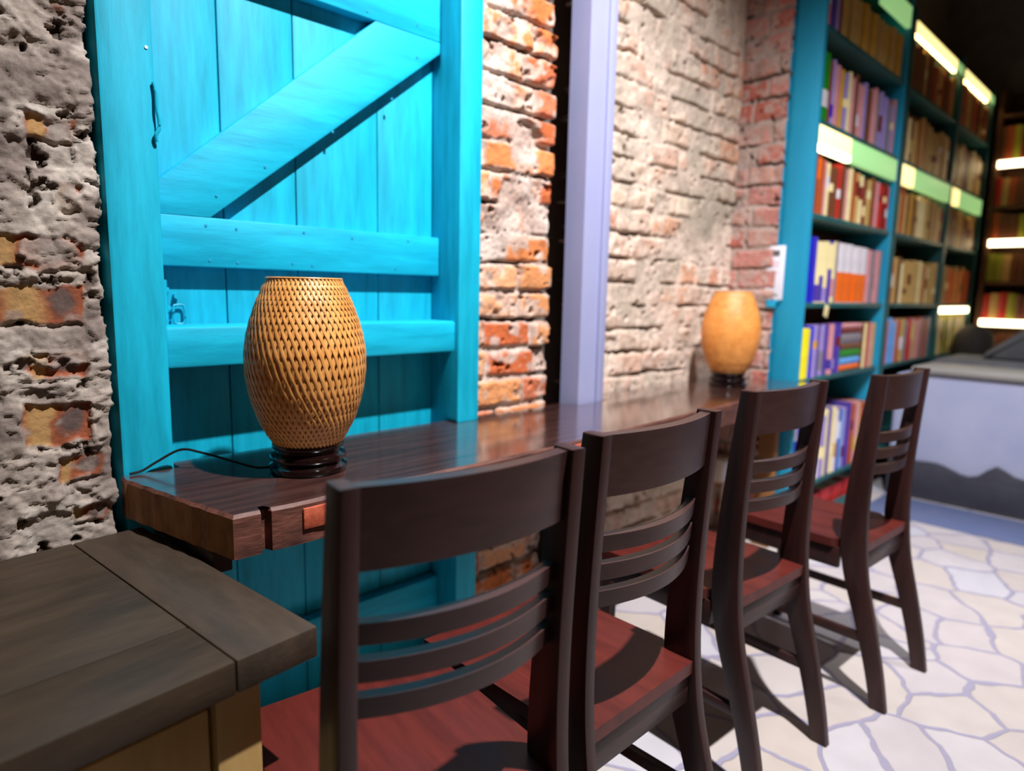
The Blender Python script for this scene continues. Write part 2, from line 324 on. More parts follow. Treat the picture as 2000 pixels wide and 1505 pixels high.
# floor: crazy paving
def floor_mat():
    M = bpy.data.materials.new('flagstone_paving'); M.use_nodes = True; nt = M.node_tree; n = nt.nodes; L = nt.links; p = n['Principled BSDF']
    tc = n.new('ShaderNodeTexCoord'); nz = n.new('ShaderNodeTexNoise'); nz.inputs['Scale'].default_value = 3.2; nz.inputs['Detail'].default_value = 3
    L.new(tc.outputs['Object'], nz.inputs['Vector'])
    vm = n.new('ShaderNodeVectorMath'); vm.operation = 'MULTIPLY_ADD'; vm.inputs[1].default_value = (.16, .16, 0)
    L.new(nz.outputs['Color'], vm.inputs[0]); L.new(tc.outputs['Object'], vm.inputs[2])
    vo = n.new('ShaderNodeTexVoronoi'); vo.voronoi_dimensions = '2D'; vo.feature = 'DISTANCE_TO_EDGE'; vo.inputs['Scale'].default_value = 4.9; vo.inputs['Randomness'].default_value = .9
    v2 = n.new('ShaderNodeTexVoronoi'); v2.voronoi_dimensions = '2D'; v2.inputs['Scale'].default_value = 4.9; v2.inputs['Randomness'].default_value = .9
    L.new(vm.outputs[0], vo.inputs['Vector']); L.new(vm.outputs[0], v2.inputs['Vector'])
    n3 = n.new('ShaderNodeTexNoise'); n3.inputs['Scale'].default_value = 14; L.new(tc.outputs['Object'], n3.inputs['Vector'])
    ad = n.new('ShaderNodeMath'); ad.operation = 'MULTIPLY_ADD'; ad.inputs[1].default_value = -.05; L.new(n3.outputs['Fac'], ad.inputs[0]); L.new(vo.outputs['Distance'], ad.inputs[2])
    cr = n.new('ShaderNodeValToRGB'); cr.color_ramp.elements[0].position = .0; cr.color_ramp.elements[1].position = .016
    L.new(ad.outputs[0], cr.inputs[0])
    hs = n.new('ShaderNodeValToRGB'); e = hs.color_ramp.elements; e[0].color = (*srgb(204, 194, 196), 1); e[1].color = (*srgb(208, 204, 212), 1)
    e3 = e.new(.5); e3.color = (*srgb(208, 194, 182), 1)
    sp = n.new('ShaderNodeSeparateColor'); L.new(v2.outputs['Color'], sp.inputs[0]); L.new(sp.outputs[0], hs.inputs[0])
    nb = n.new('ShaderNodeTexNoise'); nb.inputs['Scale'].default_value = 9; nb.inputs['Detail'].default_value = 6; L.new(tc.outputs['Object'], nb.inputs['Vector'])
    mr = n.new('ShaderNodeMapRange'); mr.inputs['To Min'].default_value = .66; mr.inputs['To Max'].default_value = .90; L.new(nb.outputs['Fac'], mr.inputs[0])
    mm = n.new('ShaderNodeMix'); mm.data_type = 'RGBA'; mm.blend_type = 'MULTIPLY'; mm.inputs[0].default_value = 1; L.new(hs.outputs[0], mm.inputs[6]); L.new(mr.outputs[0], mm.inputs[7])
    mx = n.new('ShaderNodeMix'); mx.data_type = 'RGBA'; mx.inputs[6].default_value = (*srgb(150, 144, 164), 1)
    L.new(cr.outputs[0], mx.inputs[0]); L.new(mm.outputs[2], mx.inputs[7]); L.new(mx.outputs[2], p.inputs['Base Color'])
    b = n.new('ShaderNodeBump'); b.inputs['Strength'].default_value = .6; b.inputs['Distance'].default_value = .006; L.new(cr.outputs[0], b.inputs['Height']); L.new(b.outputs[0], p.inputs['Normal'])
    p.inputs['Roughness'].default_value = .5
    return M
setp(box('floor', -1.6, 6.6, -3.2, 1.7, -.05, 0, floor_mat(), bev=0), kind='structure')
setp(box('ceiling', -1.6, 6.6, -3.2, 1.7, 3.6, 3.65, M_ceil, bev=0), kind='structure')
setp(box('light_blocking_wall', -1.62, -1.56, -3.2, 1.7, 0, 3.6, M_plain, bev=0), kind='structure')  # unseen wall added to keep ambient light off the left-facing sides
setp(box('floor_strip_1', 3.76, 4.17, -1.2, 1.15, -.01, .006, M_floorstrip, bev=.001), kind='structure')  # thin blue-grey strip over the floor before the bench wall

# ------------------------------------------------------------------ turquoise door and frame
door = setp(empty('door_1', (.75, 1.54, 0)), kind='structure')
def dp(name, *a, mt=M_blue_v, bev=.003):
    o = box(name, *a, mt, None, bev); o.parent = door; o.matrix_parent_inverse = Matrix.Translation((-.75, -1.54, 0)); return o
def dpar(o): o.parent = door; o.matrix_parent_inverse = Matrix.Translation((-.75, -1.54, 0)); return o
dp('frame_post', .338, .432, 1.42, 1.60, 0, 2.2, bev=.006)
dp('frame_post', 1.177, 1.255, 1.42, 1.60, 0, 2.3, bev=.005)
for a, b in ((.434, .596), (.5985, .769), (.7715, .997), (.9995, 1.176)):
    dp('plank', a, b, 1.541, 1.565, .012, 2.25, bev=.0025)
dp('rail', .434, 1.1755, 1.506, 1.5405, 1.157, 1.262, mt=M_blue_h)
dp('rail', .434, 1.1755, 1.506, 1.5405, 1.775, 1.885, mt=M_blue_h)
dp('rail', .434, 1.1755, 1.506, 1.5405, .16, .27, mt=M_blue_h)
bm = bmesh.new()
k = 1.515/1.47
br = [(.434, 1.262), (.556, 1.2625), (1.1755, 1.12+.608*k), (1.1755, 1.7745), (.975, 1.7745), (.434, 1.12+.186*k)]
prism(bm, br, 'y', 1.5065, 1.5405, .002); dpar(obj('brace', bm, M_blue_h, smooth=True))
dp('ledge', .432, 1.1765, 1.432, 1.5405, .950, 1.034, mt=M_blue_h, bev=.006)
# bolt, hook and nails
bm = bmesh.new(); tube(bm, [(.462, 1.530, 1.128), (.462, 1.530, 1.045)], .0065, 10); bx(bm, .452, .474, 1.5345, 1.541, 1.06, 1.072, .001); bx(bm, .452, .474, 1.5345, 1.541, 1.10, 1.112, .001)
dpar(obj('bolt', bm, M_blue_v, smooth=True))
bm = bmesh.new(); tube(bm, [(.487, 1.541, 1.094), (.487, 1.528, 1.094)], .006, 12); tube(bm, spline([(.480, 1.532, 1.074), (.478, 1.530, 1.048), (.482, 1.530, 1.036), (.498, 1.530, 1.036), (.502, 1.530, 1.05), (.500, 1.532, 1.074), (.480, 1.532, 1.074)], 4), .0028, 6)
dpar(obj('staple', bm, M_blue_v, smooth=True))
bm = bmesh.new(); tube(bm, spline([(.428, 1.416, 1.492), (.431, 1.4135, 1.475), (.431, 1.4125, 1.445), (.434, 1.412, 1.425), (.433, 1.412, 1.410), (.427, 1.413, 1.397), (.429, 1.415, 1.385)], 5), .0035, 8)
dpar(obj('hook', bm, M_blue_v, smooth=True))
for x, z, Y in [(.420, 1.553, 1.4195)]+[(x, z, 1.5058) for x, z in ((.545, 1.245), (.61, 1.243), (.77, 1.247), (.90, 1.243), (1.07, 1.247), (.55, 1.172), (.61, 1.170), (.74, 1.174), (.79, 1.170), (1.03, 1.172), (.57, 1.31), (.68, 1.385), (.85, 1.49), (1.02, 1.60), (1.1, 1.72), (.95, 1.79), (1.1, 1.80))]:
    bm = bmesh.new(); tube(bm, [(x, Y+.004, z), (x, Y-.0012, z)], .003, 8); dpar(obj('nail', bm, M_white if Y < 1.45 else M_bluecase, smooth=True))

# ------------------------------------------------------------------ steel column
col = setp(empty('steel_column', (1.76, 1.46, 0)), 'tall lavender painted steel column between the orange brick pier and the pale recess', 'column')
bm = bmesh.new()
pts = [(-.062, -.038), (.058, -.038), (.058, -.028), (.024, -.028), (.024, .04), (-.062, .04)]
prism(bm, [(-.062, -.040), (-.002, -.040), (.030, -.040), (.056, -.040), (.058, -.038), (.058, .040), (-.062, .040)], 'z', 0, 2.9, .0)
obj('post', bm, M_column, col)
box('edge_strip', .026, .062, -.049, -.0405, 0, 2.9, M_column, col, .002)
box('foot_plate', -.085, .085, -.055, .06, 0, .012, M_column, col, .002)
# ------------------------------------------------------------------ counter
ctr = setp(empty('long_counter', (.4, 1.1, 0)), 'long dark brown reclaimed wood wall counter with rough front edge', 'counter')
def cpar(o): o.parent = ctr; o.matrix_parent_inverse = Matrix.Translation((-.4, -1.1, 0)); return o
bm = bmesh.new()
rs = np.random.RandomState(3)
front = []
N = 150
for i in range(N+1):
    x = .403+(2.95-.403)*i/N; y = 1.050+.052*sum(1 for _ in [0])*min(1, max(0, (x-1.2)/1.0))
    j = (vnoise(np.array([x*22.]), np.array([.5]), 5)[0]-.5)*.005+(vnoise(np.array([x*70.]), np.array([2.5]), 6)[0]-.5)*.002
    front.append((x, y+j))
nx = [(.449, 1.050), (.452, 1.066), (.462, 1.066), (.468, 1.052)]
front = [p for p in front if not .444 < p[0] < .473]
front = [p for p in front if p[0] < .45]+nx+[p for p in front if p[0] > .45]
end = [(.334+(.403-.334)*t+.0015*math.sin(t*37), 1.374+(1.05-1.374)*t) for t in [k/14 for k in range(14)]]
back = [(2.95, 1.19), (2.913, 1.195), (2.913, 1.315), (2.885, 1.315), (2.88, 1.515), (1.835, 1.515), (1.835, 1.405), (1.69, 1.405), (1.66, 1.465), (1.262, 1.463), (1.262, 1.415), (1.17, 1.415), (1.17, 1.465), (.44, 1.465), (.44, 1.414), (.332, 1.414), (.330, 1.380)]
out = end+front+back
A = [bm.verts.new((x, y, .675)) for x, y in out]; B = [bm.verts.new((x, y, .744)) for x, y in out]
cen = Vector((1.6, 1.3))
T = []
for x, y in out:
    v = Vector((0, 0))
    if y < 1.16: v.y = .005
    if x < .42: v.x = .004
    T.append(bm.verts.new((x+v.x, y+v.y, .750)))
n = len(out); f = bm.faces.new(T); f.material_index = 0; f = bm.faces.new(A[::-1]); f.material_index = 1
for i in range(n):
    j = (i+1) % n; mi = 2 if i < 14 or i == n-1 else 1
    f = bm.faces.new((A[i], A[j], B[j], B[i])); f.material_index = mi
    f = bm.faces.new((B[i], B[j], T[j], T[i])); f.material_index = 1
bmesh.ops.triangulate(bm, faces=[f for f in bm.faces if len(f.verts) > 4])
cpar(obj('slab', bm, [M_counter, M_counter_edge, M_endgrain]))
for a, b, c, d in ((.522, .578, .700, .738), (1.252, 1.300, .690, .742)):
    o = cpar(box('wood_patch', a, b, 1.044 if a < 1 else 1.048, 1.060, c, d, M_patch, None, .002)); o['label'] = 'orange red wood patch'
cpar(box('wedge', .300, .345, 1.345, 1.385, .6605, .7, M_blackwood, None, .003)) if False else cpar(box('wall_cleat', .421, 1.17, 1.38, 1.417, .60, .6745, M_blackwood, None, .003))
bm = bmesh.new(); prism(bm, [(1.413, .47), (1.413, .6745), (1.10, .6745), (1.10, .64), (1.30, .60)], 'x', .386, .419, .003)
cpar(obj('bracket', bm, M_blackwood, smooth=True))
cpar(box('end_board', 2.83, 2.868, 1.235, 1.31, 0, .6745, mat('oak_end_board', srgb(120, 78, 38), .6, srgb(140, 92, 46), 5, (4, 4, .6)), None, .003))

# ------------------------------------------------------------------ desk
RZ = math.radians(6.2)
desk = setp(empty('wooden_desk', (.413, .794, 0), RZ), 'dark plank-topped desk with cream wooden legs beside the rough plaster wall', 'desk')
ZT, TH = .66, .045
box('end_board', -.116, 0, 0, .572, ZT-TH, ZT, M_desk2, desk, .003)
for a, b in ((0, .127), (.1285, .483), (.4845, .572)):
    box('top_plank', -1.15, -.1175, a, b, ZT-TH, ZT, M_desk, desk, .0025)
for x, y in ((-.128, .036), (-.128, .46), (-1.11, .03), (-1.11, .47)):
    box('leg', x, x+.062, y, y+.072, 0, ZT-TH-.0005, M_deskleg, desk, .003)
box('apron', -1.037, -.1285, .042, .062, .588, ZT-TH-.0005, M_deskleg, desk, .002)
box('apron', -1.037, -.1285, .042, .062, .41, .430, M_deskleg, desk, .002)
box('apron', -1.037, -.129, .490, .520, .41, ZT-TH-.0005, M_deskleg, desk, .002)
box('apron', -.108, -.085, .1085, .459, .41, ZT-TH-.0005, M_deskleg, desk, .002)
for a, b in ((-.575, -.133), (-1.032, -.581)):
    d = box('drawer', a, b, .045, .064, .435, .583, M_deskleg, desk, .003)
    bm = bmesh.new(); lathe(bm, [(.006, 0), (.006, .014), (.014, .02), (.014, .026), (.006, .03)], 16)
    bmesh.ops.rotate(bm, verts=bm.verts, matrix=Matrix.Rotation(PI/2, 3, 'X')); bmesh.ops.translate(bm, verts=bm.verts, vec=((a+b)/2, .0445, .51))
    obj('knob', bm, M_blackwood, d, True)

# ------------------------------------------------------------------ woven lamp
def lamp_profile(t):
    # t 0 bottom .. 1 top -> radius, z
    zs = .055+.330*t
    ks = [(0, .066), (.06, .078), (.15, .093), (.3, .108), (.45, .1155), (.58, .1155), (.72, .107), (.86, .092), (.95, .079), (1, .071)]
    for (a, ra), (b, rb) in zip(ks, ks[1:]):
        if t <= b: break
    # smooth interpolation via cubic on neighbours
    i = ks.index((a, ra)); p0 = ks[max(i-1, 0)][1]; p3 = ks[min(i+2, len(ks)-1)][1]; u = (t-a)/(b-a)
    return .5*((2*ra)+(rb-p0)*u+(2*p0-5*ra+4*rb-p3)*u*u+(3*ra-p0-3*rb+p3)*u**3), zs
def make_lamp():
    root = empty('table_lamp')
    bm = bmesh.new(); NS = 54; SEG = 96; TW = 1.55
    for fam, fw, fo in ((1, .0044, -.0007), (-1, .0034, .0007)):
        for i in range(NS):
            prev = None
            for s in range(SEG+1):
                t = s/SEG; r, z = lamp_profile(t)
                kk = TW*(t-.5)+.10*math.sin(t*PI*2)
                th = 2*PI*i/NS+fam*kk
                ph = 2*kk*NS/(2*PI)
                off = fo+.0003*math.cos(PI*ph)*fam
                hw = fw*(r/.1155)**.85/r*(1+.10*math.sin(i*7.3))
                row = []
                for q, ro in ((-1, -.0004), (0, .0004), (1, -.0004)):
                    a = th+q*hw; R = r+off+ro
                    row.append(bm.verts.new((R*math.cos(a), R*math.sin(a), z)))
                if prev:
                    for q in range(2): bm.faces.new((prev[q], prev[q+1], row[q+1], row[q]))
                prev = row
    me = bpy.data.meshes.new('woven_shade'); bm.to_mesh(me); bm.free(); me.materials.append(M_bamboo)
    me.polygons.foreach_set('use_smooth', [True]*len(me.polygons)); o = link('woven_shade', me, root)
    bm = bmesh.new(); lathe(bm, [(lamp_profile(k/30)[0]-.004, lamp_profile(k/30)[1]+.001) for k in range(31)], 64, cap=False); obj('liner', bm, M_liner, root, True)
    bm = bmesh.new(); tube(bm, [(.071*math.cos(a), .071*math.sin(a), .385) for a in [2*PI*k/64 for k in range(65)]], .0022, 6); obj('rim', bm, M_bamboo, root, True)
    bm = bmesh.new(); prof = [(.070, 0), (.0745, .002), (.077, .008), (.0765, .013), (.071, .017), (.068, .020), (.070, .023), (.0745, .027), (.0755, .031), (.0735, .036), (.067, .039), (.063, .042), (.064, .046), (.069, .049), (.0705, .052), (.070, .057), (.066, .060)]
    lathe(bm, prof, 64); obj('base', bm, M_base, root, True)
    bm = bmesh.new(); lathe(bm, [(.020, .0605), (.020, .11), (.012, .115), (.030, .135), (.034, .165), (.020, .19)], 20); obj('bulb', bm, M_white, root, True)
    return root
L1 = make_lamp(); L1.location = (.632, 1.238, .7504)
setp(L1, 'woven bamboo lamp on the near end of the counter by the turquoise door', 'lamp', 'woven bamboo lamps on the counter')
bm = bmesh.new()
tube(bm, spline([(-.072, .02, .012), (-.095, .035, .012), (-.125, .07, .022), (-.165, .13, .035), (-.195, .158, .040), (-.235, .170, .020), (-.262, .172, .006), (-.285, .170, .0035)], 8), .0026, 8)
cord = obj('cord', bm, M_black, L1, True); cord['label'] = 'thin black power cord'
L2 = L1.copy(); C.objects.link(L2); L2.location = (2.555, 1.335, .7504)
for ch in list(L1.children):
    if ch.name.startswith('cord'): continue
    c = ch.copy(); C.objects.link(c); c.parent = L2
L2['label'] = 'woven bamboo lamp at the far counter end before the pale brick recess'
L2.rotation_euler = (0, 0, .4)
lamp('lamp_bulb_light', 'POINT', (2.555, 1.335, 1.0), 1.6, (1, .74, .42), .03)

# ------------------------------------------------------------------ chairs
W = .338
def rear_profile():
    cl = [(.004, 0, .020), (.024, .10, .0225), (.055, .22, .026), (.090, .34, .031), (.106, .43, .034), (.110, .52, .032), (.106, .64, .028), (.096, .78, .024), (.085, .90, .020), (.083, .92, .0195)]
    c3 = spline([(a, b, c) for a, b, c in cl], 5)
    L_ = [(p[0]-p[2], p[1]) for p in c3]; R_ = [(p[0]+p[2], p[1]) for p in c3]
    return L_+R_[::-1]
def curved_bar(bm, x0, x1, y, z0, z1, th, bow, n=14, lean=0):
    ring = []
    for i in range(n+1):
        t = i/n; x = x0+(x1-x0)*t; yy = y-bow*4*t*(1-t)
        ring.append([bm.verts.new(v) for v in ((x, yy-th/2, z0), (x, yy+th/2, z0), (x, yy+th/2+lean, z1), (x, yy-th/2+lean, z1))])
    for a, b in zip(ring, ring[1:]):
        for k in range(4): bm.faces.new((a[k], b[k], b[(k+1) % 4], a[(k+1) % 4]))
    bm.faces.new(ring[0]); bm.faces.new(ring[-1][::-1])
    es = [e for e in bm.edges if len(e.link_faces) == 2 and e.calc_face_angle(0) > 1.0]
    bmesh.ops.bevel(bm, geom=es, offset=.0025, segments=2, affect='EDGES', profile=.5)
def make_chair():
    r = empty('dining_chair'); hw = W/2; pt = .023
    for s in (-1, 1):
        bm = bmesh.new(); a, b = (s*hw, s*(hw-pt)); prism(bm, rear_profile(), 'x', min(a, b), max(a, b), .0025); obj('leg', bm, M_chair, r, True)
    for s in (-1, 1):
        bm = bmesh.new(); x = s*(hw+.004)
        a, b = min(x, x-s*.034), max(x, x-s*.034)
        v = [bm.verts.new(p) for p in ((a+.004, .444, 0), (b-.004, .444, 0), (b-.004, .470, 0), (a+.004, .470, 0), (a, .436, .424), (b, .436, .424), (b, .472, .424), (a, .472, .424))]
        for q in ((3, 2, 1, 0), (4, 5, 6, 7), (0, 1, 5, 4), (1, 2, 6, 5), (2, 3, 7, 6), (3, 0, 4, 7)): bm.faces.new([v[i] for i in q])
        bmesh.ops.bevel(bm, geom=list(bm.edges), offset=.003, segments=2, affect='EDGES'); obj('leg', bm, M_chair, r, True)
    # seat, notched round the rear posts, slightly dished
    bm = bmesh.new(); hs = hw+.006; ny = 14; nxx = 16; y0, y1 = .078, .472; top = []; bot = []
    for j in range(ny+1):
        tr, br_ = [], []
        for i in range(nxx+1):
            u = i/nxx*2-1; v = j/ny; y = y0+(y1-y0)*v; x = u*(hs if y > .15 else hw-pt-.001)
            z = .450-.006*math.exp(-((abs(u)-.42)/.28)**2)*math.exp(-((v-.45)/.3)**2)
            tr.append(bm.verts.new((x, y, z))); br_.append(bm.verts.new((x, y, .426)))
        top.append(tr); bot.append(br_)
    for j in range(ny):
        for i in range(nxx):
            bm.faces.new((top[j][i], top[j][i+1], top[j+1][i+1], top[j+1][i])); bm.faces.new((bot[j][i+1], bot[j][i], bot[j+1][i], bot[j+1][i+1]))
    for j in range(ny):
        bm.faces.new((top[j+1][0], bot[j+1][0], bot[j][0], top[j][0])); bm.faces.new((top[j][-1], bot[j][-1], bot[j+1][-1], top[j+1][-1]))
    for i in range(nxx):
        bm.faces.new((top[0][i], bot[0][i], bot[0][i+1], top[0][i+1])); bm.faces.new((top[-1][i+1], bot[-1][i+1], bot[-1][i], top[-1][i]))
    es = [e for e in bm.edges if len(e.link_faces) == 2 and e.calc_face_angle(0) > 1.0]
    bmesh.ops.bevel(bm, geom=es, offset=.005, segments=3, affect='EDGES'); obj('seat', bm, M_seat, r, True)
    ap = hw-pt-.0005
    box('apron', -ap, ap, .084, .106, .366, .4255, M_chair_h, r, .002)
    box('apron', -hw+.034, hw-.034, .446, .466, .366, .4255, M_chair_h, r, .002)
    for s in (-1, 1):
        box('apron', min(s*(hw-.001), s*(hw-.021)), max(s*(hw-.001), s*(hw-.021)), .142, .434, .366, .4255, M_chair, r, .002)
        box('stretcher', min(s*(hw-.003), s*(hw-.021)), max(s*(hw-.003), s*(hw-.021)), .062, .443, .175, .200, M_chair, r, .002)
    bm = bmesh.new(); curved_bar(bm, -ap, ap, .090, .822, .917, .020, .024, lean=-.006); obj('crest_rail', bm, M_chair_h, r, True)
    for k, z in enumerate((.731, .685, .640)):
        bm = bmesh.new(); curved_bar(bm, -ap, ap, .104+.003*k, z, z+.027, .017, .036, lean=-.002); obj('slat', bm, M_chair_h, r, True)
    return r
CH = [((.487, .493), -6.7, 'dark wooden slat-back dining chair nearest the desk and the near lamp'),
      ((.903, .501), 0, 'second dark slat-back dining chair along the counter, right behind the nearest one'),
      ((1.501, .555), -3.5, 'third dark slat-back dining chair, in front of the far bamboo lamp'),
      ((2.072, .479), -3.1, 'farthest dark slat-back dining chair, standing before the bookcase')]
c0 = make_chair()
for i, ((x, y), a, lab) in enumerate(CH):
    if i == 0: r = c0
    else:
        r = c0.copy(); C.objects.link(r)
        for ch in list(c0.children):
            c = ch.copy(); C.objects.link(c); c.parent = r
    r.location = (x, y, 0); r.rotation_euler = (0, 0, math.radians(a)); setp(r, lab, 'chair', 'dining chairs along the counter')

# ------------------------------------------------------------------ bookcases
def case_part(root, name, *a, mt=M_tealcase, bev=.002):
    o = box(name, *a, mt, None, bev); o.parent = root; o.matrix_parent_inverse = Matrix.Translation(-root.location); return o
YF, YB = 1.20, 1.46
SH = [.245, .755, 1.095, 1.478, 1.862, 2.236]          # shelf top heights
A = setp(empty('bookcase', (3.4, 1.3, 0)), 'blue bookcase whose bright blue side panel meets the far end of the counter', 'bookcase', 'teal bookcases')
case_part(A, 'side_panel', 2.915, 2.945, YF, 1.318, .0, 2.78, mt=M_bluecase)
case_part(A, 'side_panel', 2.927, 2.945, 1.3185, YB, 0, 2.78, mt=M_bluecase)
case_part(A, 'side_panel', 3.965, 3.995, YF, YB, 0, 2.78, mt=M_bluecase)
case_part(A, 'back_panel', 2.946, 3.964, YB-.012, YB, .05, 2.78, mt=M_back)
for z in SH+[2.62]: case_part(A, 'shelf', 2.946, 3.964, YF+.004, YB-.0125, z-.022, z)
case_part(A, 'kickboard', 2.946, 3.964, YF+.02, YF+.04, 0, .06)
o = case_part(A, 'light_diffuser', 3.31, 3.963, YF-.002, YF+.02, 1.735, 1.838, mt=M_ledg); o['label'] = 'pale green lit strip'
o = case_part(A, 'light_diffuser', 2.947, 3.308, YF-.002, YF+.02, 1.762, 1.838, mt=M_ledy); o['label'] = 'yellow lit strip'
o = case_part(A, 'led_bar', 2.947, 3.308, YF-.002, YF+.02, 1.735, 1.761, mt=M_led); o['label'] = 'white light bar'
case_part(A, 'light_diffuser', 3.55, 3.963, YF-.002, YF+.02, 2.49, 2.59, mt=M_ledg)
B_ = setp(empty('bookcase', (5.0, 1.3, 0)), 'two-bay teal bookcase with glowing strips standing between the blue one and the corner', 'bookcase', 'teal bookcases')
case_part(B_, 'side_panel', 4.035, 4.065, YF, YB, 0, 2.62, mt=M_tealcase)
case_part(B_, 'divider', 5.03, 5.09, YF, YB, 0, 2.62, mt=M_tealcase)
case_part(B_, 'side_panel', 5.91, 5.94, YF, YB, 0, 2.62)
case_part(B_, 'back_panel', 4.066, 5.909, YB-.012, YB, .05, 2.62, mt=M_back)
for x0, x1 in ((4.066, 5.029), (5.091, 5.909)):
    for z in SH: case_part(B_, 'shelf', x0, x1, YF+.004, YB-.0125, z-.022, z)
    case_part(B_, 'top', x0, x1, YF, YB-.0125, 2.535, 2.56)
    mid = x0+(x1-x0)*.22
    case_part(B_, 'light_diffuser', x0, mid, YF-.002, YF+.02, 1.735, 1.838, mt=M_ledy)
    case_part(B_, 'light_diffuser', mid+.001, x1, YF-.002, YF+.02, 1.735, 1.838, mt=M_ledg)
    case_part(B_, 'light_diffuser', x0, x0+(x1-x0)*.85, YF-.004, YF-.0005, 2.50, 2.555, mt=M_ledy)
    case_part(B_, 'light_diffuser', x0+(x1-x0)*.85+.001, x1, YF-.004, YF-.0005, 2.50, 2.555, mt=M_ledg)
    case_part(B_, 'led_bar', x0+.02, x1-.02, YF+.035, YF+.05, 2.523, 2.534, mt=M_ledw)
    case_part(B_, 'led_bar', x0+.02, x1-.02, YF+.022, YF+.035, 1.816, 1.839, mt=M_ledw)
o = case_part(B_, 'led_bar', 5.10, 5.90, YF+.004, YF+.03, 1.030, 1.072, mt=M_led)
XB = 5.97
D_ = setp(empty('bookcase', (6.1, .5, 0)), 'brown wooden bookcase across the far end with long white lit strips', 'bookcase')
for y in (1.145, .10): case_part(D_, 'side_panel', XB, XB+.28, y, y+.03, 0, 2.62, mt=M_back)
case_part(D_, 'back_panel', XB+.268, XB+.28, .131, 1.144, .0, 2.62, mt=M_back)
SB = [.40, .68, .985, 1.262, 1.56, 1.80, 2.115]
for z in SB: case_part(D_, 'shelf', XB, XB+.267, .131, 1.144, z-.022, z, mt=M_back)
case_part(D_, 'top', XB, XB+.267, .131, 1.144, 2.42, 2.44, mt=M_back)
for z in (.985, 1.56, 2.115): case_part(D_, 'led_bar', XB-.02, XB-.001, .135, 1.14, z-.048, z, mt=M_led)

def cover(name, c): return mat(name, srgb(*c), .45, tuple(v*.8 for v in srgb(*c)), 12)
CV = {'yellow': (250, 236, 0), 'blue': (20, 20, 190), 'purple': (74, 54, 150), 'orange': (236, 104, 20), 'cream': (236, 218, 160), 'white': (222, 214, 220), 'green': (24, 130, 30), 'pink': (206, 140, 144),
      'red': (190, 36, 30), 'tan': (196, 158, 92), 'brown': (110, 62, 34), 'grey': (128, 120, 128), 'mustard': (206, 154, 52), 'maroon': (112, 26, 26), 'lilac': (150, 132, 190), 'teal': (30, 104, 92), 'sky blue': (96, 160, 224), 'rust': (170, 76, 34), 'olive': (150, 150, 40)}
CM = {k: cover(k.replace(' ', '_')+'_cover', v) for k, v in CV.items()}
CM['mixed'] = CM['tan']
def book_mesh(t, d, h, c1, c2=None, band=None):
    bm = bmesh.new(); hb = t/2; w_ = min(.003, t*.12)
    outer = [(-hb, d), (-hb, .006)]+[(-hb+t*k/5, .006-.006*math.sin(PI*k/5)) for k in range(1, 5)]+[(hb, .006), (hb, d)]
    inner = [(hb-w_, d), (hb-w_, .009), (-hb+w_, .009), (-hb+w_, d)]
    poly = outer+inner; lv = [0, h] if not band else [0, band[0]*h, band[1]*h, h]
    rings = [[bm.verts.new((x, y, z)) for x, y in poly] for z in lv]; n = len(poly)
    for li, (a, b) in enumerate(zip(rings, rings[1:])):
        for i in range(n):
            f = bm.faces.new((a[i], a[(i+1) % n], b[(i+1) % n], b[i]))
            f.material_index = 2 if (band and li == 1 and i < 7) else 0
    bm.faces.new(rings[0][::-1]); bm.faces.new(rings[-1])
    bx(bm, -hb+w_, hb-w_, .010, d-.004, .003, h-.004, 0, mi=1)
    me = bpy.data.meshes.new('book'); bmesh.ops.recalc_face_normals(bm, faces=bm.faces); bm.to_mesh(me); bm.free()
    me.materials.append(CM[c1]); me.materials.append(M_page); me.materials.append(CM[c2 or c1]); return me
ORD = ['first', 'second', 'third', 'fourth', 'fifth', 'sixth', 'seventh', 'eighth', 'ninth', 'tenth', 'eleventh', 'twelfth', 'thirteenth', 'fourteenth', 'fifteenth', 'sixteenth', 'seventeenth', 'eighteenth', 'nineteenth', 'twentieth', 'twenty-first', 'twenty-second', 'twenty-third', 'twenty-fourth', 'twenty-fifth', 'twenty-sixth', 'twenty-seventh', 'twenty-eighth']
SHN = {.245: 'lowest shelf', .755: 'second shelf up', 1.095: 'third shelf up', 1.478: 'fourth shelf up', 1.862: 'fifth shelf up', 2.236: 'top shelf'}
def shelf_row(x0, x1, z, hmin, hmax, tmin, tmax, cols, place, seed, first=(), bandp=.35):
    rr = random.Random(seed); x = x0; k = 0
    while True:
        if k < len(first): t, h, c1, c2, bd = first[k]
        else:
            t = rr.uniform(tmin, tmax); h = rr.uniform(hmin, hmax); c1 = rr.choice(cols); c2 = None; bd = None
            if rr.random() < bandp: c2 = rr.choice(['cream', 'white', 'brown', 'maroon', 'tan']); a = rr.uniform(.15, .6); bd = (a, a+rr.uniform(.12, .3))
        if x+t > x1 or k >= len(ORD): break
        o = link('book', book_mesh(t-.0015, .17, h, c1, c2, bd)); o.location = (x+t/2, YF+.0045+rr.uniform(0, .012)*(k > 2), z+.0003)
        tilt = ''
        setp(o, f'{c1} book, {ORD[k]} from left, {SHN[z]}, {place}', 'book', f'books on the {SHN[z]} of the {place}')
        x += t; k += 1
P1 = 'blue bookcase'; P2 = 'left lit teal bay'; P3 = 'right lit teal bay'
xa, xb = 2.947, 3.960
shelf_row(xa, xb, 2.236, .19, .21, .045, .06, ['tan', 'tan', 'mustard', 'tan'], P1, 1, [(.035, .26, 'orange', 'white', (.3, .45)), (.06, .26, 'purple', 'maroon', (.5, .8)), (.04, .24, 'lilac', None, None), (.03, .22, 'maroon', None, None)], .1)
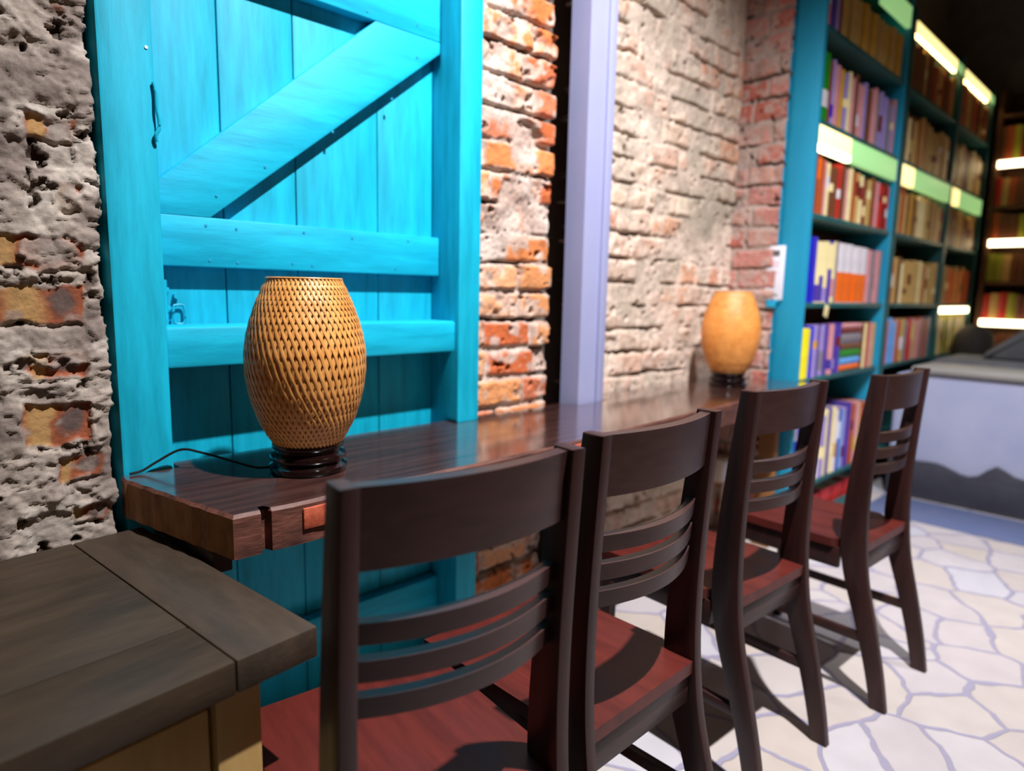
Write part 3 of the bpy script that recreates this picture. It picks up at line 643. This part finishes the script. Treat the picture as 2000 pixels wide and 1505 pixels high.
shelf_row(xa, xb, 1.862, .23, .27, .03, .05, ['pink', 'tan', 'mustard', 'grey', 'red', 'teal', 'brown', 'pink', 'cream', 'lilac'], P1, 2, [(.085, .27, 'green', 'white', (.2, .45)), (.025, .25, 'maroon', None, None), (.035, .26, 'lilac', 'blue', (.1, .3)), (.06, .25, 'pink', None, None), (.02, .24, 'rust', None, None), (.045, .25, 'mustard', None, None)])
shelf_row(xa, xb, 1.478, .21, .245, .03, .05, ['brown', 'rust', 'cream', 'pink', 'tan', 'red', 'brown', 'maroon'], P1, 3, [(.035, .245, 'maroon', None, None), (.04, .24, 'rust', 'orange', (.6, .95))])
shelf_row(xa, xb, 1.095, .26, .29, .04, .05, ['grey', 'pink'], P1, 4,
          [(.105, .285, 'blue', None, None), (.045, .27, 'cream', 'purple', (.02, .3)), (.045, .27, 'cream', 'purple', (.02, .45)), (.05, .275, 'cream', 'lilac', (.02, .25)), (.045, .28, 'purple', 'cream', (.55, .95)), (.05, .28, 'cream', 'pink', (.1, .4)), (.04, .285, 'grey', None, None),
           (.095, .28, 'white', 'orange', (.01, .52)), (.095, .28, 'white', 'orange', (.01, .52)), (.095, .275, 'white', 'orange', (.01, .52)), (.095, .275, 'white', 'orange', (.01, .52)), (.05, .27, 'pink', None, None)])
shelf_row(xa, 3.43, .755, .23, .25, .04, .05, ['purple'], P1, 5,
          [(.105, .225, 'yellow', None, None), (.035, .235, 'blue', None, None), (.055, .24, 'lilac', 'mustard', (.55, .7)), (.05, .24, 'purple', None, None), (.05, .24, 'lilac', 'grey', (.1, .5)), (.05, .24, 'purple', None, None), (.04, .24, 'pink', 'purple', (.1, .3)), (.045, .24, 'purple', 'lilac', (.1, .3))])
zz = .7553
for nm, th, cc in (('bottom orange', .030, 'orange'), ('sky blue', .036, 'sky blue'), ('green', .040, 'green'), ('brown', .030, 'brown'), ('grey', .052, 'grey'), ('maroon', .024, 'maroon'), ('topmost pink', .026, 'pink')):
    o = link('book', book_mesh(th-.001, .17, .27, cc)); o.rotation_euler = (0, PI/2, 0); o.location = (3.455, YF+.015, zz+th/2); zz += th
    setp(o, f'{nm} book lying flat in the stack on the second shelf of the blue bookcase', 'book', 'flat stack of books in the blue bookcase')
rr_ = random.Random(9); x = 3.735
for k, (cc, t) in enumerate((('brown', .035), ('cream', .045), ('rust', .04), ('pink', .04), ('tan', .05))):
    o = link('book', book_mesh(t-.0015, .17, .235, cc)); o.location = (x+t/2, YF+.015, .7553); x += t
    setp(o, f'{cc} book standing right of the flat stack on the second shelf of the blue bookcase', 'book', 'books right of the flat stack')
shelf_row(xa, xb, .245, .30, .34, .03, .05, ['cream', 'white', 'pink', 'purple', 'cream', 'sky blue', 'lilac', 'rust'], P1, 6, [(.05, .33, 'blue', 'white', (.7, .95)), (.045, .3, 'blue', None, None), (.04, .32, 'white', None, None), (.05, .33, 'white', 'rust', (.2, .7)), (.035, .34, 'pink', None, None), (.05, .34, 'cream', None, None)])
glow_toned = ['tan', 'tan', 'mustard', 'brown', 'rust', 'cream', 'tan', 'brown']  # tan, bright covers carry the warm shelf glow in their colour
for z, h0, h1, cs in ((2.236, .20, .25, ['brown', 'rust', 'tan', 'brown']), (1.862, .22, .27, glow_toned), (1.478, .20, .24, glow_toned), (1.095, .22, .26, ['tan', 'cream', 'brown', 'tan', 'rust']), (.755, .23, .26, ['red', 'tan', 'pink', 'rust', 'grey', 'sky blue', 'pink'])):
    shelf_row(4.070, 5.025, z, h0, h1, .045, .07, cs, P2, int(z*100), (), .25)
    c3 = ['tan', 'olive', 'olive', 'cream'] if z == .755 else ['rust', 'brown', 'orange', 'tan'] if z == 1.095 else cs
    shelf_row(5.095, 5.905, z, h0, h1, .045, .07, c3, P3, int(z*100)+1, (), .25)
for z, nm in ((.40, 'lowest'), (.68, 'second'), (.985, 'third'), (1.262, 'fourth'), (1.56, 'fifth'), (1.80, 'sixth'), (2.115, 'top')):
    rr = random.Random(int(z*77)); y = 1.142; k = 0
    while k < 7:
        t = rr.uniform(.035, .06); cc = rr.choice(['brown', 'rust', 'maroon', 'red', 'tan', 'brown', 'olive'] if z > .9 else ['brown', 'rust', 'maroon'])
        h = rr.uniform(.17, .20) if z != 2.115 else .24
        o = link('book', book_mesh(t-.0015, .17, h, cc)); o.rotation_euler = (0, 0, -PI/2); o.location = (XB+.015, y-t/2, z+.0003); y -= t
        setp(o, f'{cc} book, {ORD[k]} from left, {nm} shelf, brown far bookcase', 'book', f'books on the {nm} shelf of the far bookcase'); k += 1
# red books under the lowest shelf
x = 2.96
for k in range(6):
    t = .15; o = link('book', book_mesh(t-.004, .19, .135+.008*(k % 2), 'red')); o.location = (x+t/2, YF-.015 if False else YF+.045, .0005); x += t+.012
    o.location.z = .0005
    setp(o, f'thick red volume, {ORD[k]} from the left, on the floor under the blue bookcase shelves', 'book', 'thick red volumes at the bottom of the blue bookcase')

# price tag hanging from a shelf edge, wall sign, outlet
bm = bmesh.new(); bx(bm, -.022, .022, -.0015, .0015, -.055, 0, .001); o = obj('shelf_tag', bm, CM['cream'], smooth=True); o.location = (3.185, YF-.002, 1.085); o.rotation_euler = (0, .25, 0)
setp(o, 'small cream paper tag hanging off the third shelf edge of the blue bookcase', 'tag')
sg = setp(empty('sign_card', (2.905, 1.33, 1.22)), 'white upright sign card fixed to the blue bookcase side panel above the far lamp', 'sign')
box('card', -.004, .004, -.042, .038, -.115, .12, M_white, sg, .002)
box('printed_block', -.0055, -.0042, -.020, .014, .075, .1, M_ink, sg, 0)['label'] = 'small dark grey square mark'
for z0, mtt in ((.045, M_pink), (.03, M_pink), (.0, M_pink), (-.098, M_ink)): box('printed_line', -.0052, -.0042, -.022, .018, z0, z0+.007, mtt, sg, 0)
bm = bmesh.new(); bx(bm, -.006, .006, -.03, .03, -.128, -.1155, .002); bx(bm, -.02, -.002, -.02, .02, -.150, -.128, .003); obj('clip', bm, M_bluecase, sg, True)
ol = setp(empty('power_outlet', (2.83, 1.50, .31)), 'pale surface power outlet with a conduit pipe under the far end of the counter', 'outlet')
box('housing', -.05, .05, -.045, .02, -.05, .06, M_offwhite, ol, .006)
box('face_plate', -.04, .04, -.052, -.0455, -.04, .05, M_white, ol, .004)
bm = bmesh.new(); tube(bm, [(.03, -.02, -.051), (.03, -.02, -.309)], .010, 12); lathe(bm, [(.014, -.01), (.016, 0), (.014, .012)], 12, (.03, -.02, -.19)); obj('conduit_pipe', bm, M_offwhite, ol, True)

# ------------------------------------------------------------------ low bench wall and seating on the right
bw = setp(empty('low_bench_wall', (4.3, .3, 0)), 'low lavender plastered bench wall with a dark wavy foot on the right', 'bench')
bm = bmesh.new(); bx(bm, -.05, .30, -1.5, .885, 0, .70, .02, 3); obj('body', bm, M_conc, bw, True)
bm = bmesh.new(); bx(bm, -.065, .32, -1.5, .81, .701, .748, .020, 4); obj('rim', bm, M_rim, bw, True)
bm = bmesh.new()
pts = [(-1.5, 0), (.87, 0)]
n = 60
for i in range(n+1):
    y = .87-2.37*i/n; pts.append((y, .205+.022*math.sin(y*9+.6)+.05*math.exp(-((y-.36)/.055)**2)+.012*math.sin(y*23)))
prism(bm, pts, 'x', -.082, -.0505, .003); obj('wavy_kickboard', bm, M_kick, bw, True)
bm = bmesh.new(); bx(bm, -.092, -.0825, -1.5, .87, .0, .165, .004); obj('kickboard', bm, M_kick, bw, True)
sf = setp(empty('sofa', (4.85, .2, 0)), 'dark grey upholstered sofa seen over the low bench wall', 'sofa')
bm = bmesh.new(); bx(bm, -.2, .40, -1.2, .93, .1, .77, .06, 4); obj('seat', bm, M_sofa, sf, True)
bm = bmesh.new()
prism(bm, [(-1.2, .771), (.70, .771), (.685, .81), (.58, .90), (.48, .985), (.36, 1.05), (.2, 1.08), (-1.2, 1.09)], 'x', .02, .34, .035); obj('back_cushion', bm, M_sofa, sf, True)
for y in (-1.1, .80):
    for x in (-.15, .32): box('foot', x, x+.05, y, y+.05, 0, .0995, M_dark, sf, .003)
pf = setp(empty('armchair', (5.42, 1.055, 0)), 'dark rounded armchair back standing by the corner of the bookcases', 'armchair')
bm = bmesh.new(); lathe(bm, [(.09, .08), (.125, .10), (.13, .45), (.125, .80), (.11, .89), (.075, .94), (.03, .955)], 28); obj('back', bm, M_dark, pf, True)
bm = bmesh.new(); lathe(bm, [(.11, 0), (.11, .079)], 20); obj('foot', bm, M_blackwood, pf, True)
